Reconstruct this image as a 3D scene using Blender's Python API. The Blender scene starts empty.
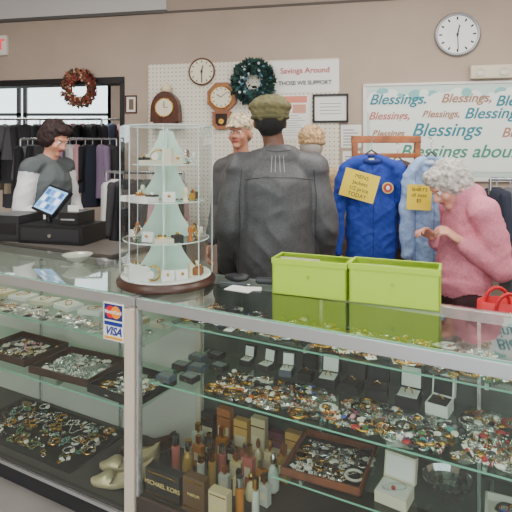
import bpy, bmesh, math, random
from mathutils import Vector, Matrix, Euler, noise
from mathutils.bvhtree import BVHTree
import numpy as np
R = random.Random(7)
rad = math.radians

# ------------------------------------------------------------ materials
def lin(c):
    c = c/255.0
    return c/12.92 if c <= 0.04045 else ((c+0.055)/1.055)**2.4
def L(rgb): return (lin(rgb[0]), lin(rgb[1]), lin(rgb[2]), 1)
MC = {}
def M(name, rgb=(128,128,128), rough=.6, metal=0, nz=0, ns=8, bump=0, bs=60, emit=0, stretch=(1,1,1), spec=.5):
    if name in MC: return MC[name]
    m = bpy.data.materials.new(name); m.use_nodes = True
    nt = m.node_tree; b = nt.nodes['Principled BSDF']
    b.inputs['Base Color'].default_value = L(rgb)
    b.inputs['Roughness'].default_value = rough
    b.inputs['Metallic'].default_value = metal
    b.inputs['Specular IOR Level'].default_value = spec
    m.diffuse_color = L(rgb)
    if emit:
        b.inputs['Emission Color'].default_value = L(rgb); b.inputs['Emission Strength'].default_value = emit
    if nz or bump:
        tc = nt.nodes.new('ShaderNodeTexCoord'); mp = nt.nodes.new('ShaderNodeMapping')
        mp.inputs['Scale'].default_value = stretch
        nt.links.new(tc.outputs['Object'], mp.inputs['Vector'])
    if nz:
        n = nt.nodes.new('ShaderNodeTexNoise'); n.inputs['Scale'].default_value = ns; n.inputs['Detail'].default_value = 5
        nt.links.new(mp.outputs[0], n.inputs['Vector'])
        r = nt.nodes.new('ShaderNodeValToRGB')
        r.color_ramp.elements[0].position = .3; r.color_ramp.elements[1].position = .7
        a = L([max(0, v*(1-nz)) for v in rgb]); c = L([min(255, v*(1+nz)) for v in rgb])
        r.color_ramp.elements[0].color = a; r.color_ramp.elements[1].color = c
        nt.links.new(n.outputs['Fac'], r.inputs['Fac']); nt.links.new(r.outputs[0], b.inputs['Base Color'])
    if bump:
        n2 = nt.nodes.new('ShaderNodeTexNoise'); n2.inputs['Scale'].default_value = bs; n2.inputs['Detail'].default_value = 3
        nt.links.new(mp.outputs[0], n2.inputs['Vector'])
        bp = nt.nodes.new('ShaderNodeBump'); bp.inputs['Strength'].default_value = bump; bp.inputs['Distance'].default_value = .01
        nt.links.new(n2.outputs['Fac'], bp.inputs['Height']); nt.links.new(bp.outputs[0], b.inputs['Normal'])
    MC[name] = m
    return m
def glassmat(name, tint=(240,250,246), ior=1.45, gl=(255,255,255), rough=0.0, base=0.0):
    m = bpy.data.materials.new(name); m.use_nodes = True
    nt = m.node_tree; nt.nodes.clear()
    o = nt.nodes.new('ShaderNodeOutputMaterial'); mx = nt.nodes.new('ShaderNodeMixShader')
    t = nt.nodes.new('ShaderNodeBsdfTransparent'); g = nt.nodes.new('ShaderNodeBsdfGlossy')
    t.inputs['Color'].default_value = L(tint); g.inputs['Color'].default_value = L(gl); g.inputs['Roughness'].default_value = rough
    f = nt.nodes.new('ShaderNodeFresnel'); ge = nt.nodes.new('ShaderNodeNewGeometry')
    ma = nt.nodes.new('ShaderNodeMath'); ma.operation = 'MULTIPLY_ADD'; ma.inputs[1].default_value = 1/ior-ior; ma.inputs[2].default_value = ior
    nt.links.new(ge.outputs['Backfacing'], ma.inputs[0]); nt.links.new(ma.outputs[0], f.inputs['IOR'])
    ad = nt.nodes.new('ShaderNodeMath'); ad.operation = 'ADD'; ad.use_clamp = True; ad.inputs[1].default_value = base
    nt.links.new(f.outputs[0], ad.inputs[0]); nt.links.new(ad.outputs[0], mx.inputs[0])
    nt.links.new(t.outputs[0], mx.inputs[1]); nt.links.new(g.outputs[0], mx.inputs[2]); nt.links.new(mx.outputs[0], o.inputs[0])
    MC[name] = m
    return m
GL = glassmat('clear_glass'); GLT = glassmat('counter_glass', (240,250,244), 1.6, base=.03)
GLTOP = glassmat('counter_top_glass', (236,246,240), 1.8, base=.09, rough=.03)
GLS = glassmat('shelf_glass', (218,243,230), 1.5)
ACR = glassmat('acrylic', (246,250,250), 1.45, base=.03)
BAG = glassmat('plastic_bag', (225,228,230), 1.5, base=.22, rough=.25)

# ------------------------------------------------------------ mesh builder
SPH = {}
def sphT(seg, ring):
    if (seg, ring) in SPH: return SPH[(seg, ring)]
    v = [(0,0,1)]
    for i in range(1, ring):
        a = math.pi*i/ring
        for j in range(seg):
            b = 2*math.pi*j/seg
            v.append((math.sin(a)*math.cos(b), math.sin(a)*math.sin(b), math.cos(a)))
    v.append((0,0,-1)); f = []
    for j in range(seg): f.append((0, 1+j, 1+(j+1) % seg))
    for i in range(ring-2):
        for j in range(seg):
            a = 1+i*seg+j; b = 1+i*seg+(j+1) % seg
            f.append((a, a+seg, b+seg, b))
    l = len(v)-1; s = 1+(ring-2)*seg
    for j in range(seg): f.append((l, s+(j+1) % seg, s+j))
    SPH[(seg, ring)] = (v, f); return v, f
def basis(d):
    z = Vector(d).normalized(); x = z.orthogonal().normalized(); return x, z.cross(x), z
I4 = Matrix.Identity(4)
PX = {}
def link(o, X=None, parent=None):
    bpy.context.collection.objects.link(o)
    X = X.copy() if X is not None else I4.copy()
    PX[o.name] = X
    if parent:
        o.parent = parent; o.matrix_basis = PX[parent.name].inverted() @ X
    else: o.matrix_basis = X
    return o
def T(x, y, z): return Matrix.Translation((x, y, z))
def RZ(a): return Matrix.Rotation(rad(a), 4, 'Z')
def RX(a): return Matrix.Rotation(rad(a), 4, 'X')
def RY(a): return Matrix.Rotation(rad(a), 4, 'Y')
class B:
    def __init__(s): s.v = []; s.f = []; s.m = []; s.sm = []; s.mats = []; s.X = I4
    def mi(s, m):
        if m not in s.mats: s.mats.append(m)
        return s.mats.index(m)
    def add(s, vs, fs, mat, smooth=False, X=None):
        n = len(s.v); X = s.X @ X if X is not None else s.X
        s.v += [tuple(X @ Vector(p)) for p in vs]
        k = s.mi(mat)
        for f in fs: s.f.append(tuple(i+n for i in f)); s.m.append(k); s.sm.append(smooth)
    def box(s, x0, x1, y0, y1, z0, z1, mat, X=None):
        v = [(x, y, z) for z in (z0, z1) for y in (y0, y1) for x in (x0, x1)]
        s.add(v, [(0,2,3,1), (4,5,7,6), (0,1,5,4), (2,6,7,3), (0,4,6,2), (1,3,7,5)], mat, False, X)
    def cyl(s, p0, p1, r0, r1, mat, seg=16, smooth=True, X=None):
        p0 = Vector(p0); p1 = Vector(p1); x, y, z = basis(p1-p0); v = []
        for p, r in ((p0, r0), (p1, r1)):
            for j in range(seg):
                a = 2*math.pi*j/seg; v.append(p+x*(r*math.cos(a))+y*(r*math.sin(a)))
        s.add(v, [(j, (j+1) % seg, seg+(j+1) % seg, seg+j) for j in range(seg)], mat, smooth, X)
        s.add(v, [tuple(reversed(range(seg))), tuple(range(seg, 2*seg))], mat, False, X)
    def sph(s, c, r, mat, seg=12, ring=8, rot=None, X=None):
        if not hasattr(r, '__len__'): r = (r, r, r)
        v, f = sphT(seg, ring)
        Q = rot if rot is not None else Matrix.Identity(3); c = Vector(c)
        s.add([c+Q @ Vector((p[0]*r[0], p[1]*r[1], p[2]*r[2])) for p in v], f, mat, True, X)
    def cap(s, a, b, r0, r1, mat, seg=20):
        s.cyl(a, b, r0, r1, mat, seg); s.sph(a, r0, mat, seg, 12); s.sph(b, r1, mat, seg, 12)
    def lathe(s, prof, mat, c=(0,0,0), seg=24, smooth=True, X=None, sx=1, sy=1):
        v = []; n = len(prof)
        for r, z in prof:
            for j in range(seg):
                a = 2*math.pi*j/seg; v.append((c[0]+r*sx*math.cos(a), c[1]+r*sy*math.sin(a), c[2]+z))
        f = [(i*seg+j, i*seg+(j+1) % seg, (i+1)*seg+(j+1) % seg, (i+1)*seg+j) for i in range(n-1) for j in range(seg)]
        s.add(v, f, mat, smooth, X)
        s.add(v, [tuple(reversed(range(seg))), tuple(range((n-1)*seg, n*seg))], mat, False, X)
    def disc(s, r, z, mat, seg=32, X=None):
        s.add([(r*math.cos(2*math.pi*j/seg), r*math.sin(2*math.pi*j/seg), z) for j in range(seg)], [tuple(range(seg))], mat, False, X)
    def tor(s, c, Rr, r, mat, seg=24, rs=8, rot=None, X=None, sy=1):
        Q = rot if rot is not None else Matrix.Identity(3); c = Vector(c); v = []; f = []
        for i in range(seg):
            a = 2*math.pi*i/seg
            for j in range(rs):
                b = 2*math.pi*j/rs
                v.append(c+Q @ Vector(((Rr+r*math.cos(b))*math.cos(a), sy*(Rr+r*math.cos(b))*math.sin(a), r*math.sin(b))))
        for i in range(seg):
            for j in range(rs):
                f.append((i*rs+j, ((i+1) % seg)*rs+j, ((i+1) % seg)*rs+(j+1) % rs, i*rs+(j+1) % rs))
        s.add(v, f, mat, True, X)
    def tube(s, pts, r, mat, seg=8):
        for a, b in zip(pts[:-1], pts[1:]):
            s.cyl(a, b, r, r, mat, seg)
        for p in pts[1:-1]: s.sph(p, r, mat, seg, 6)
    def plate(s, poly, y0, y1, mat, X=None):
        n = len(poly)
        v = [(p[0], y0, p[1]) for p in poly]+[(p[0], y1, p[1]) for p in poly]
        f = [tuple(range(n)), tuple(reversed(range(n, 2*n)))]+[(i, n+i, n+(i+1) % n, (i+1) % n) for i in range(n)]
        s.add(v, f, mat, False, X)
    def obj(s, name, parent=None, mat=None, bevel=0):
        me = bpy.data.meshes.new(name); me.from_pydata(s.v, [], s.f)
        for m in s.mats: me.materials.append(m)
        me.polygons.foreach_set('material_index', s.m); me.polygons.foreach_set('use_smooth', s.sm); me.update()
        o = link(bpy.data.objects.new(name, me), mat, parent)
        if bevel:
            b = o.modifiers.new('b', 'BEVEL'); b.width = bevel; b.segments = 2; b.limit_method = 'ANGLE'
        return o
def empty(name, X=I4, parent=None):
    o = bpy.data.objects.new(name, None); o.empty_display_size = .1
    return link(o, X, parent)
def text(name, st, size, mat, X, parent=None, ext=.001, shear=0, align='CENTER', bold=0):
    c = bpy.data.curves.new(name, 'FONT'); c.body = st; c.size = size; c.extrude = ext; c.shear = shear
    c.align_x = align; c.align_y = 'CENTER'; c.offset = bold
    o = bpy.data.objects.new(name+'_c', c); bpy.context.collection.objects.link(o)
    dg = bpy.context.evaluated_depsgraph_get()
    me = bpy.data.meshes.new_from_object(o.evaluated_get(dg)); bpy.data.objects.remove(o)
    me.materials.clear(); me.materials.append(mat)
    return link(bpy.data.objects.new(name, me), X, parent)

# blob: list of parts -> one continuous remeshed surface, materials by nearest part
LAST = {}
def blob(name, parts, voxel=.008, it=4, parent=None, X=I4, amps={}, nscale=9):
    b = B(); d = M('tmp')
    for p in parts:
        if p[0] == 'e': b.sph(p[1], p[2], d, 24, 16, p[3])
        else: b.cap(p[1], p[2], p[3], p[4], d)
    o = b.obj('tmp'); r = o.modifiers.new('r', 'REMESH'); r.mode = 'VOXEL'; r.voxel_size = voxel; r.use_smooth_shade = True
    s = o.modifiers.new('s', 'SMOOTH'); s.factor = .5; s.iterations = it
    dg = bpy.context.evaluated_depsgraph_get(); dg.update()
    me = bpy.data.meshes.new_from_object(o.evaluated_get(dg)); bpy.data.objects.remove(o)
    me.name = name; me.materials.clear()
    mats = []
    for p in parts:
        if p[-1] not in mats: mats.append(p[-1])
    for m in mats: me.materials.append(m)
    nv = len(me.vertices); co = np.empty(nv*3); me.vertices.foreach_get('co', co); co = co.reshape(-1, 3)
    def near(P):
        best = np.full(len(P), 1e9); idx = np.zeros(len(P), int)
        for p in parts:
            k = mats.index(p[-1])
            if p[0] == 'e':
                q = P-np.array(p[1]); rr = p[2] if hasattr(p[2], '__len__') else (p[2],)*3
                if p[3] is not None: q = q @ np.array(p[3])
                dd = (np.linalg.norm(q/np.array(rr), axis=1)-1)*float(np.mean(rr))
            else:
                a = np.array(p[1]); c = np.array(p[2])-a; t = np.clip((P-a) @ c/max(1e-9, c @ c), 0, 1)
                dd = np.linalg.norm(P-a-t[:, None]*c, axis=1)-(p[3]+t*(p[4]-p[3]))
            w = dd < best; best[w] = dd[w]; idx[w] = k
        return idx
    cen = np.empty(len(me.polygons)*3); me.polygons.foreach_get('center', cen)
    me.polygons.foreach_set('material_index', near(cen.reshape(-1, 3)).astype(np.int32))
    me.polygons.foreach_set('use_smooth', [True]*len(me.polygons))
    if amps:
        vi = near(co)
        for i, v in enumerate(me.vertices):
            a = amps.get(mats[vi[i]].name, 0)
            if a:
                c = v.co; sc = nscale
                if mats[vi[i]].name.startswith('hair'):
                    nn = noise.noise(c*34)+.6*noise.noise(c*70)
                else:
                    w1 = noise.noise(c*3)*.6
                    nn = .7*noise.noise(Vector((c.x*sc, c.y*sc, c.z*sc*1.2+c.x*sc*.7)))
                    f1 = 1-2.4*abs(noise.noise(Vector((c.x*sc*1.1+5+w1, c.y*sc, c.z*sc*1.7-c.x*sc*1.0))))
                    nn += .5*f1+.22*noise.noise(Vector((c.x*sc*3, c.y*sc*3, c.z*sc*4.5+c.x*sc*2)))
                co[i] += np.array(v.normal)*a*nn
        me.vertices.foreach_set('co', co.ravel())
    me.update()
    LAST[name] = me
    return link(bpy.data.objects.new(name, me), X, parent)
def drape(name, me, lines, d, mat, r, parent, X, off=.0):
    """thin stitched lines laid on a garment: lines of (x,z) points projected along local y"""
    tree = BVHTree.FromPolygons([v.co for v in me.vertices], [p.vertices for p in me.polygons]); b = B()
    for ln in lines:
        pts = []
        for (x0, z0), (x1, z1) in zip(ln[:-1], ln[1:]):
            n = max(2, int(math.hypot(x1-x0, z1-z0)/.012))
            for i in range(n):
                t = i/n; h = tree.ray_cast(V(x0+(x1-x0)*t, -d*.8, z0+(z1-z0)*t), V(0, d, 0))[0]
                if h is not None: pts.append(h-V(0, d*off, 0))
        if len(pts) > 2: b.tube(pts, r, mat, 6)
    return b.obj(name, parent, X)
def V(*a): return Vector(a)
def E(c, r, m, rot=None): return ('e', tuple(c), r, rot, m)
def C(a, b, r0, r1, m): return ('c', tuple(a), tuple(b), r0, r1, m)
def chain(pts, ws, m, n=12, rz=.08):
    """flat elliptical torso chain: pts, ws=(halfwidth, halfdepth)"""
    out = []; N = len(pts)-1; n = n*3
    for i in range(n+1):
        t = i/n*N; k = min(int(t), N-1); f = t-k; f2 = f*f*(3-2*f)
        p = Vector(pts[k]).lerp(Vector(pts[k+1]), f)
        w = [ws[k][j]*(1-f2)+ws[k+1][j]*f2 for j in (0, 1)]
        d = (Vector(pts[k+1])-Vector(pts[k])).normalized()
        x = V(1, 0, 0); y = d.cross(x).normalized()*1; x2 = y.cross(d).normalized()
        Q = Matrix((x2, y, d)).transposed()
        out.append(E(p, (w[0], w[1], rz), m, Q))
    return out

# ------------------------------------------------------------ people
def head_parts(c, Q, k, skin, hairp, lip):
    P = []
    def e(o, r, m): P.append(E(Vector(c)+Q @ (Vector(o)*k), tuple(x*k for x in r), m, Q))
    e((0,.012,.03), (.074,.092,.088), skin); e((0,-.025,-.03), (.058,.066,.075), skin)
    e((0,-.066,-.088), (.028,.024,.022), skin)
    e((.034,-.062,-.028), (.026,.024,.026), skin); e((-.034,-.062,-.028), (.026,.024,.026), skin)
    e((0,-.082,.03), (.05,.014,.013), skin)
    a = Vector(c)+Q @ (V(0,-.09,.008)*k); b_ = Vector(c)+Q @ (V(0,-.108,-.026)*k)
    P.append(C(a, b_, .009*k, .0145*k, skin))
    for s in (-1, 1):
        e((s*.014,-.096,-.03), (.01,.01,.009), skin)
        e((s*.077,.012,-.012), (.01,.02,.031), skin)
    e((0,-.088,-.054), (.024,.01,.008), lip)
    for h in hairp: e(h[0], h[1], h[2])
    return P
def eyes(c, Q, k, parent, X):
    b = B()
    for s in (-1, 1):
        p = Vector(c)+Q @ (V(s*.03,-.079,.006)*k)
        b.sph(p, .0125*k, M('eye_white', (225,220,215), .3), 12, 8)
        b.sph(p+Q @ (V(0,-.0085,-.001)*k), .0065*k, M('iris', (60,40,28), .2), 10, 6)
        p2 = Vector(c)+Q @ (V(s*.03,-.084,.026)*k)
        b.sph(p2, (.02*k,.006*k,.004*k), M('brow', (60,50,45), .8), 10, 6, Q)
    b.obj('eyes', parent, X)
def hand(name, wrist, d, nrm, side, k, skin, parent, X, curl=.5):
    d = Vector(d).normalized(); nrm = Vector(nrm); nrm = (nrm-d*nrm.dot(d)).normalized(); w = d.cross(nrm)*side
    Q = Matrix((w, nrm, d)).transposed(); wr = Vector(wrist)
    P = [C(wr-d*.03, wr+d*.015, .026*k, .024*k, skin), E(wr+d*.05*k, (.041*k,.016*k,.05*k), skin, Q)]
    for i, (o, ln) in enumerate(((.031,.068), (.0105,.078), (-.0105,.072), (-.031,.056))):
        a = wr+d*.085*k+w*o*k
        a0 = wr+d*.05*k+w*o*.85*k
        c1 = curl*(.9+.1*i)
        d1 = (d*math.cos(c1)+nrm*math.sin(c1)); d2 = (d*math.cos(2.1*c1)+nrm*math.sin(2.1*c1)); d3 = (d*math.cos(2.9*c1)+nrm*math.sin(2.9*c1))
        b1 = a+d1*ln*.48*k; b2 = b1+d2*ln*.3*k; b3 = b2+d3*ln*.22*k
        P += [C(a0, a, .009*k, .009*k, skin), C(a, b1, .0092*k, .0085*k, skin), C(b1, b2, .0085*k, .0078*k, skin), C(b2, b3, .0078*k, .0068*k, skin)]
    t0 = wr+d*.02*k+w*.028*k; t1 = t0+(d*.6+w*.7+nrm*.25).normalized()*.042*k; t2 = t1+(d*.9+w*.15+nrm*.4).normalized()*.03*k
    P += [C(t0, t1, .013*k, .0105*k, skin), C(t1, t2, .0105*k, .0085*k, skin)]
    return blob(name, P, .0032, 2, parent, X)
def person(name, loc, yaw, k=1.0, top=None, sleeve=None, pants=None, shoes=None, skin=None, lip=None, hair=[], J={}, W={}, hem=None, arm=(.062,.052,.042),
           headrot=(0,0,0), hand_d=None, amps={}, extra=[], curl=.5, leg=(.088,.062,.05), hk=None, nsc=7):
    X = T(*loc) @ RZ(yaw); par = empty(name, X)
    j = dict(pelvis=(0,0,.95), waist=(0,0,1.1), chest=(0,0,1.31), neck=(0,.012,1.46), head=(0,-.02,1.655),
             sl=(-.17,.01,1.42), sr=(.17,.01,1.42), el=(-.235,.03,1.14), er=(.235,.03,1.14), wl=(-.24,-.07,.90), wr=(.24,-.07,.90),
             hl=(-.09,0,.9), hr=(.09,0,.9), kl=(-.1,-.015,.5), kr=(.1,-.015,.5), al=(-.1,.02,.1), ar=(.1,.02,.1), tl=(-.125,-.13,.045), tr=(.125,-.13,.045))
    j.update(J); j = {a: Vector(b)*k for a, b in j.items()}
    w = dict(pelvis=(.165,.12), waist=(.15,.115), chest=(.175,.125), neck=(.12,.075)); w.update(W)
    w = {a: (b[0]*k, b[1]*k) for a, b in w.items()}
    sleeve = sleeve or top
    P = chain([j['waist'], j['chest'], j['neck']], [w['waist'], w['chest'], w['neck']], top, 12, .07*k)
    P += chain([j['pelvis'], j['waist']], [w['pelvis'], w['waist']], top if hem else pants, 5, .07*k)
    if hem:
        P += chain([hem[0], j['pelvis']], [hem[1], w['pelvis']], top, 6, .05*k)
    P += [E(j['pelvis']-V(0,0,.03), (w['pelvis'][0]*.93, w['pelvis'][1]*.93, .1*k), pants)]
    P += [C(j['neck']-V(0,0,.02), j['head'], .056*k, .052*k, skin)]
    for s in 'lr':
        P += [C(j['neck'].lerp(j['s'+s], .3), j['s'+s], .06*k, arm[0]*k*1.08, top),
              C(j['s'+s], j['e'+s], arm[0]*k, arm[1]*k, sleeve), C(j['e'+s], j['w'+s], arm[1]*k, arm[2]*k, sleeve)]
        P += [C(j['h'+s], j['k'+s], leg[0]*k, leg[1]*k, pants), C(j['k'+s], j['a'+s]+V(0,0,.0), leg[1]*k, leg[2]*k, pants)]
        a = j['a'+s]; t = j['t'+s]
        P += [C(a-V(0,-.02,.05), t, .043*k, .04*k, shoes), E(a.lerp(t, .9)-V(0,0,.02*k), (.045*k,.06*k,.03*k), shoes)]
    Q = Euler([rad(a) for a in headrot]).to_matrix(); hk = hk or k
    P += head_parts(j['head'], Q, hk, skin, hair, lip or skin)
    P += extra
    blob('body', P, .0070, 3, par, X, amps, nsc)
    eyes(j['head'], Q, hk, par, X)
    for s, sd in (('l', -1), ('r', 1)):
        d = (j['w'+s]-j['e'+s]) if not hand_d else Vector(hand_d[s][0])
        n = V(-sd*1, 0, 0) if not hand_d else Vector(hand_d[s][1])
        d = d.normalized()
        hand('hand_'+s, j['w'+s]+d*.035*k, d, n, (1 if s == 'l' else -1), k*.97, skin, par, X, curl)
    return par, X, j, Q

# ------------------------------------------------------------ room shell
WM = Matrix(((.979,.2045,0,2.1), (-.2045,.979,0,4.2), (0,0,1,0), (0,0,0,1)))
tan = M('wall_paint', (176,157,141), .85, nz=.02, ns=3, bump=.08, bs=120)
white = M('white_paint', (225,222,215), .6)
dark = M('black_frame', (28,27,28), .5)
b = B(); b.box(-3.43, 1.5, 0, .15, 0, 3.2, tan); b.obj('wall_back', None, WM)
b = B(); b.box(-6.2, -3.43, 0, .15, 2.26, 3.2, tan); b.obj('wall_lintel', None, WM)
b = B(); b.box(3.5, 3.6, -3, 4.2, 0, 3.2, tan); b.obj('wall_right')
b = B(); b.box(-4.0, -3.9, -3, 5.4, 0, 3.2, tan); b.obj('wall_left')
b = B(); b.box(-9, 3.6, -3, 9.3, -.1, 0, M('floor_tile', (130,126,122), .5, nz=.1, ns=2)); b.obj('floor')
b = B(); b.box(-9, 3.6, -3, 9.3, 3.2, 3.3, M('ceiling_tile', (215,213,208), .9, bump=.1, bs=80)); b.obj('ceiling')
b = B(); b.box(-3.0, 1.5, -.012, 0, 2.885, 2.905, M('dark_trim', (95,85,78), .6)); b.box(-6.2, -3.0, -.03, 0, 2.885, 2.915, M('dark_trim2', (90,86,82), .6))
b.box(-6.2, -3.0, -.02, 0, 2.915, 3.19, M('upper_band', (206,202,198), .7)); b.obj('trim_1', None, WM)
b = B(); b.box(-3.47, -3.43, -.02, .16, 0, 2.26, dark); b.box(-6.2, -3.43, -.02, .16, 2.24, 2.30, dark); b.obj('trim_2', None, WM)
b = B(); b.box(-3.4, 1.5, -.02, 0, 0, .1, M('base', (90,82,76), .5)); b.obj('baseboard_back', None, WM)
b = B(); b.box(-1.1, 1.5, -.03, 0, .86, .92, M('rail_gray', (120,118,118), .5)); b.obj('trim_3', None, WM)
b = B()
b.box(-9, -1, 9.0, 9.15, 0, 1.0, tan); b.box(-9, -1, 9.0, 9.15, 2.95, 3.2, tan); b.box(-2.6, -1, 9.0, 9.15, 1.0, 2.95, tan)
b.obj('wall_far')
b = B(); b.box(-1.1, -1.0, 5.1, 9.15, 0, 3.2, tan); b.obj('wall_side')
b = B(); b.box(-9, -8.9, 5.1, 9.15, 0, 3.2, tan); b.obj('wall_far_left')
n = 0
for x0 in (-8.9, -7.3, -5.7, -4.1):
    n += 1; b = B(); x1 = x0+1.55
    for zz in (1.0, 2.2, 2.9): b.box(x0, x1, 9.0, 9.06, zz, zz+.05, dark)
    b.box(x0, x0+.06, 9.0, 9.06, 1, 2.95, dark); b.box(x1-.06, x1, 9.0, 9.06, 1, 2.95, dark)
    b.add([(x0+.06,9.02,1.05), (x1-.06,9.02,1.05), (x1-.06,9.02,2.9), (x0+.06,9.02,2.9)], [(0,1,2,3)], GL); b.obj('window_%d' % n)

# ceiling lights
em = M('lamp_diffuser', (255,252,245), .5, emit=36)
for (x, y) in ((-1.7,.9), (.9,.9), (-1.7,2.9), (.9,2.9), (-.4,-1.2), (-3.2,7.0), (2.6,2.2), (-5.2,7.0)):
    b = B(); b.box(-.62, .62, -.17, .17, 3.15, 3.2, white); b.box(-.6, .6, -.15, .15, 3.142, 3.15, em); b.obj('ceiling_light', None, T(x, y, 0))

# ------------------------------------------------------------ wall things
def pegmat():
    m = bpy.data.materials.new('pegboard_white'); m.use_nodes = True; nt = m.node_tree; b = nt.nodes['Principled BSDF']
    tc = nt.nodes.new('ShaderNodeTexCoord'); v = nt.nodes.new('ShaderNodeVectorMath'); v.operation = 'SCALE'; v.inputs['Scale'].default_value = 26
    fr = nt.nodes.new('ShaderNodeVectorMath'); fr.operation = 'FRACTION'; sb = nt.nodes.new('ShaderNodeVectorMath'); sb.operation = 'SUBTRACT'; sb.inputs[1].default_value = (.5,.5,.5)
    ml = nt.nodes.new('ShaderNodeVectorMath'); ml.operation = 'MULTIPLY'; ml.inputs[1].default_value = (1,0,1)
    ln = nt.nodes.new('ShaderNodeVectorMath'); ln.operation = 'LENGTH'; lt = nt.nodes.new('ShaderNodeMath'); lt.operation = 'LESS_THAN'; lt.inputs[1].default_value = .13
    mx = nt.nodes.new('ShaderNodeMix'); mx.data_type = 'RGBA'; mx.inputs[6].default_value = L((224,217,200)); mx.inputs[7].default_value = L((90,82,72))
    for a, c in ((tc.outputs['Object'], v.inputs[0]), (v.outputs[0], fr.inputs[0]), (fr.outputs[0], sb.inputs[0]), (sb.outputs[0], ml.inputs[0]), (ml.outputs[0], ln.inputs[0]), (ln.outputs['Value'], lt.inputs[0]), (lt.outputs[0], mx.inputs[0]), (mx.outputs[2], b.inputs['Base Color'])): nt.links.new(a, c)
    b.inputs['Roughness'].default_value = .6
    return m
b = B(); b.box(-3.18, -1.40, -.016, -.001, .8, 2.405, pegmat()); b.obj('pegboard', None, WM)
def wallclock(name, s, z, r, rim, face, hands, off=0):
    X = WM @ T(s, off, z); par = empty(name, X); b = B()
    Q = Matrix.Rotation(rad(90), 3, 'X')
    b.cyl((0,0,0), (0,-.025,0), r*.97, r*.97, face, 40, False)
    b.tor((0,-.022,0), r*.95, r*.07, rim, 48, 10, Q)
    for i in range(12):
        b.box(-.006*r/.17, .006*r/.17, -.027, -.025, r*.68, r*.82, hands, Matrix.Rotation(i*math.pi/6, 4, 'Y'))
    b.box(-.005, .005, -.03, -.028, -.02, r*.45, hands, Matrix.Rotation(rad(12), 4, 'Y'))
    b.box(-.0035, .0035, -.032, -.03, -.02, r*.7, hands, Matrix.Rotation(rad(178), 4, 'Y'))
    b.cyl((0,-.025,0), (0,-.034,0), .01, .01, hands, 12)
    b.obj('case', par, X)
ink = M('ink', (25,25,28), .5)
wallclock('wall_clock', -.426, 2.563, .178, M('clock_rim', (150,152,155), .3, .7), M('clock_face', (238,238,236), .5), ink)
wallclock('wall_clock', -2.646, 2.32, .125, M('wood_brown', (92,55,34), .45, nz=.2, ns=20), M('face_cream', (226,214,188), .5), ink, -.017)
X = WM @ T(-2.455,-.017,2.08); par = empty('pendulum_clock', X); b = B(); wd = M('wood_oak', (140,84,44), .4, nz=.2, ns=25, stretch=(1,1,.2))
pts = [(.145*math.cos(rad(22.5+45*i)), .145*math.sin(rad(22.5+45*i))) for i in range(8)]
b.plate(pts, -.04, 0, wd); b.cyl((0,-.04,0), (0,-.045,0), .1, .1, M('face_cream'), 32, False)
b.tor((0,-.045,0), .1, .007, M('gold', (200,152,66), .25, 1), 32, 8, Matrix.Rotation(rad(90), 3, 'X'))
for i in range(12): b.box(-.004, .004, -.047, -.045, .07, .088, ink, RY(30*i))
b.box(-.003, .003, -.049, -.047, 0, .07, ink, RY(50)); b.box(-.004, .004, -.049, -.047, 0, .05, ink, RY(-60))
b.plate([(-.085,-.13), (-.085,-.25), (-.05,-.29), (.05,-.29), (.085,-.25), (.085,-.13)], -.04, 0, wd)
b.plate([(-.055,-.15), (-.055,-.235), (-.03,-.26), (.03,-.26), (.055,-.235), (.055,-.15)], -.042, -.04, M('darkglass', (40,30,25), .1))
b.cyl((0,-.043,-.22), (0,-.047,-.22), .025, .025, M('gold'), 20); b.obj('case', par, X, .003)
X = WM @ T(-2.98,-.017,1.86); par = empty('mantel_clock', X); b = B(); mw = M('wood_dark', (76,38,22), .35, nz=.2, ns=20)
b.box(-.16, .16, -.14, 0, -.05, -.03, M('wood_oak')); b.box(-.1, .1, -.12, 0, -.03, 0, mw)
b.plate([(-.14,0)]+[(.135*math.cos(rad(180-a*15)), .11+.17*math.sin(rad(a*15))) for a in range(13)]+[(.14,0)], -.1, -.01, mw)
b.cyl((0,-.1,.13), (0,-.106,.13), .085, .085, M('face_cream'), 28, False); b.tor((0,-.106,.13), .085, .006, M('gold'), 28, 8, Matrix.Rotation(rad(90), 3, 'X'))
b.box(-.003, .003, -.11, -.106, .13, .185, ink); b.box(-.002, .04, -.11, -.106, .128, .132, ink)
b.lathe([(.03,.27), (.045,.28), (.05,.31), (.035,.34), (.012,.36)], M('ivory', (222,206,170), .4), (0,-.055,0), 20); b.obj('case', par, X)
def wreath(name, X, Rr, r, cols, n, dots, dn):
    b = B(); Q = Matrix.Rotation(rad(90), 3, 'X'); b.tor((0,-.035,0), Rr, r*.45, cols[0], 32, 8, Q)
    rr = random.Random(3)
    for i in range(n):
        a = rr.uniform(0, 2*math.pi); q = rr.uniform(-1, 1); p = V((Rr+q*r*.7)*math.cos(a), -.03-abs(rr.gauss(0, .25))*r, (Rr+q*r*.7)*math.sin(a))
        d = V(math.cos(a+rr.uniform(-1.3, 1.3)), rr.uniform(-.8, .1), math.sin(a+rr.uniform(-1.3, 1.3))).normalized()
        ln = rr.uniform(.5, 1)*r; s1 = d.orthogonal().normalized()*ln*.25
        b.add([p, p+d*ln*.5+s1, p+d*ln, p+d*ln*.5-s1], [(0,1,2,3)], rr.choice(cols))
    for i in range(dn):
        a = rr.uniform(0, 2*math.pi); q = rr.uniform(-1, 1); b.sph(((Rr+q*r*.7)*math.cos(a), -.05-r*.3, (Rr+q*r*.7)*math.sin(a)), rr.uniform(.1, .2)*r, rr.choice(dots), 8, 6)
    b.obj(name, None, X)
wreath('pine_wreath', WM @ T(-2.155,-.018,2.21), .120, .078, [M('pine', (30,58,50), .7), M('pine2', (46,82,78), .7), M('pine3', (20,36,34), .7)], 1200, [M('berry_blue', (80,120,140), .4), M('snow', (205,215,215), .6)], 40)
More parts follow.
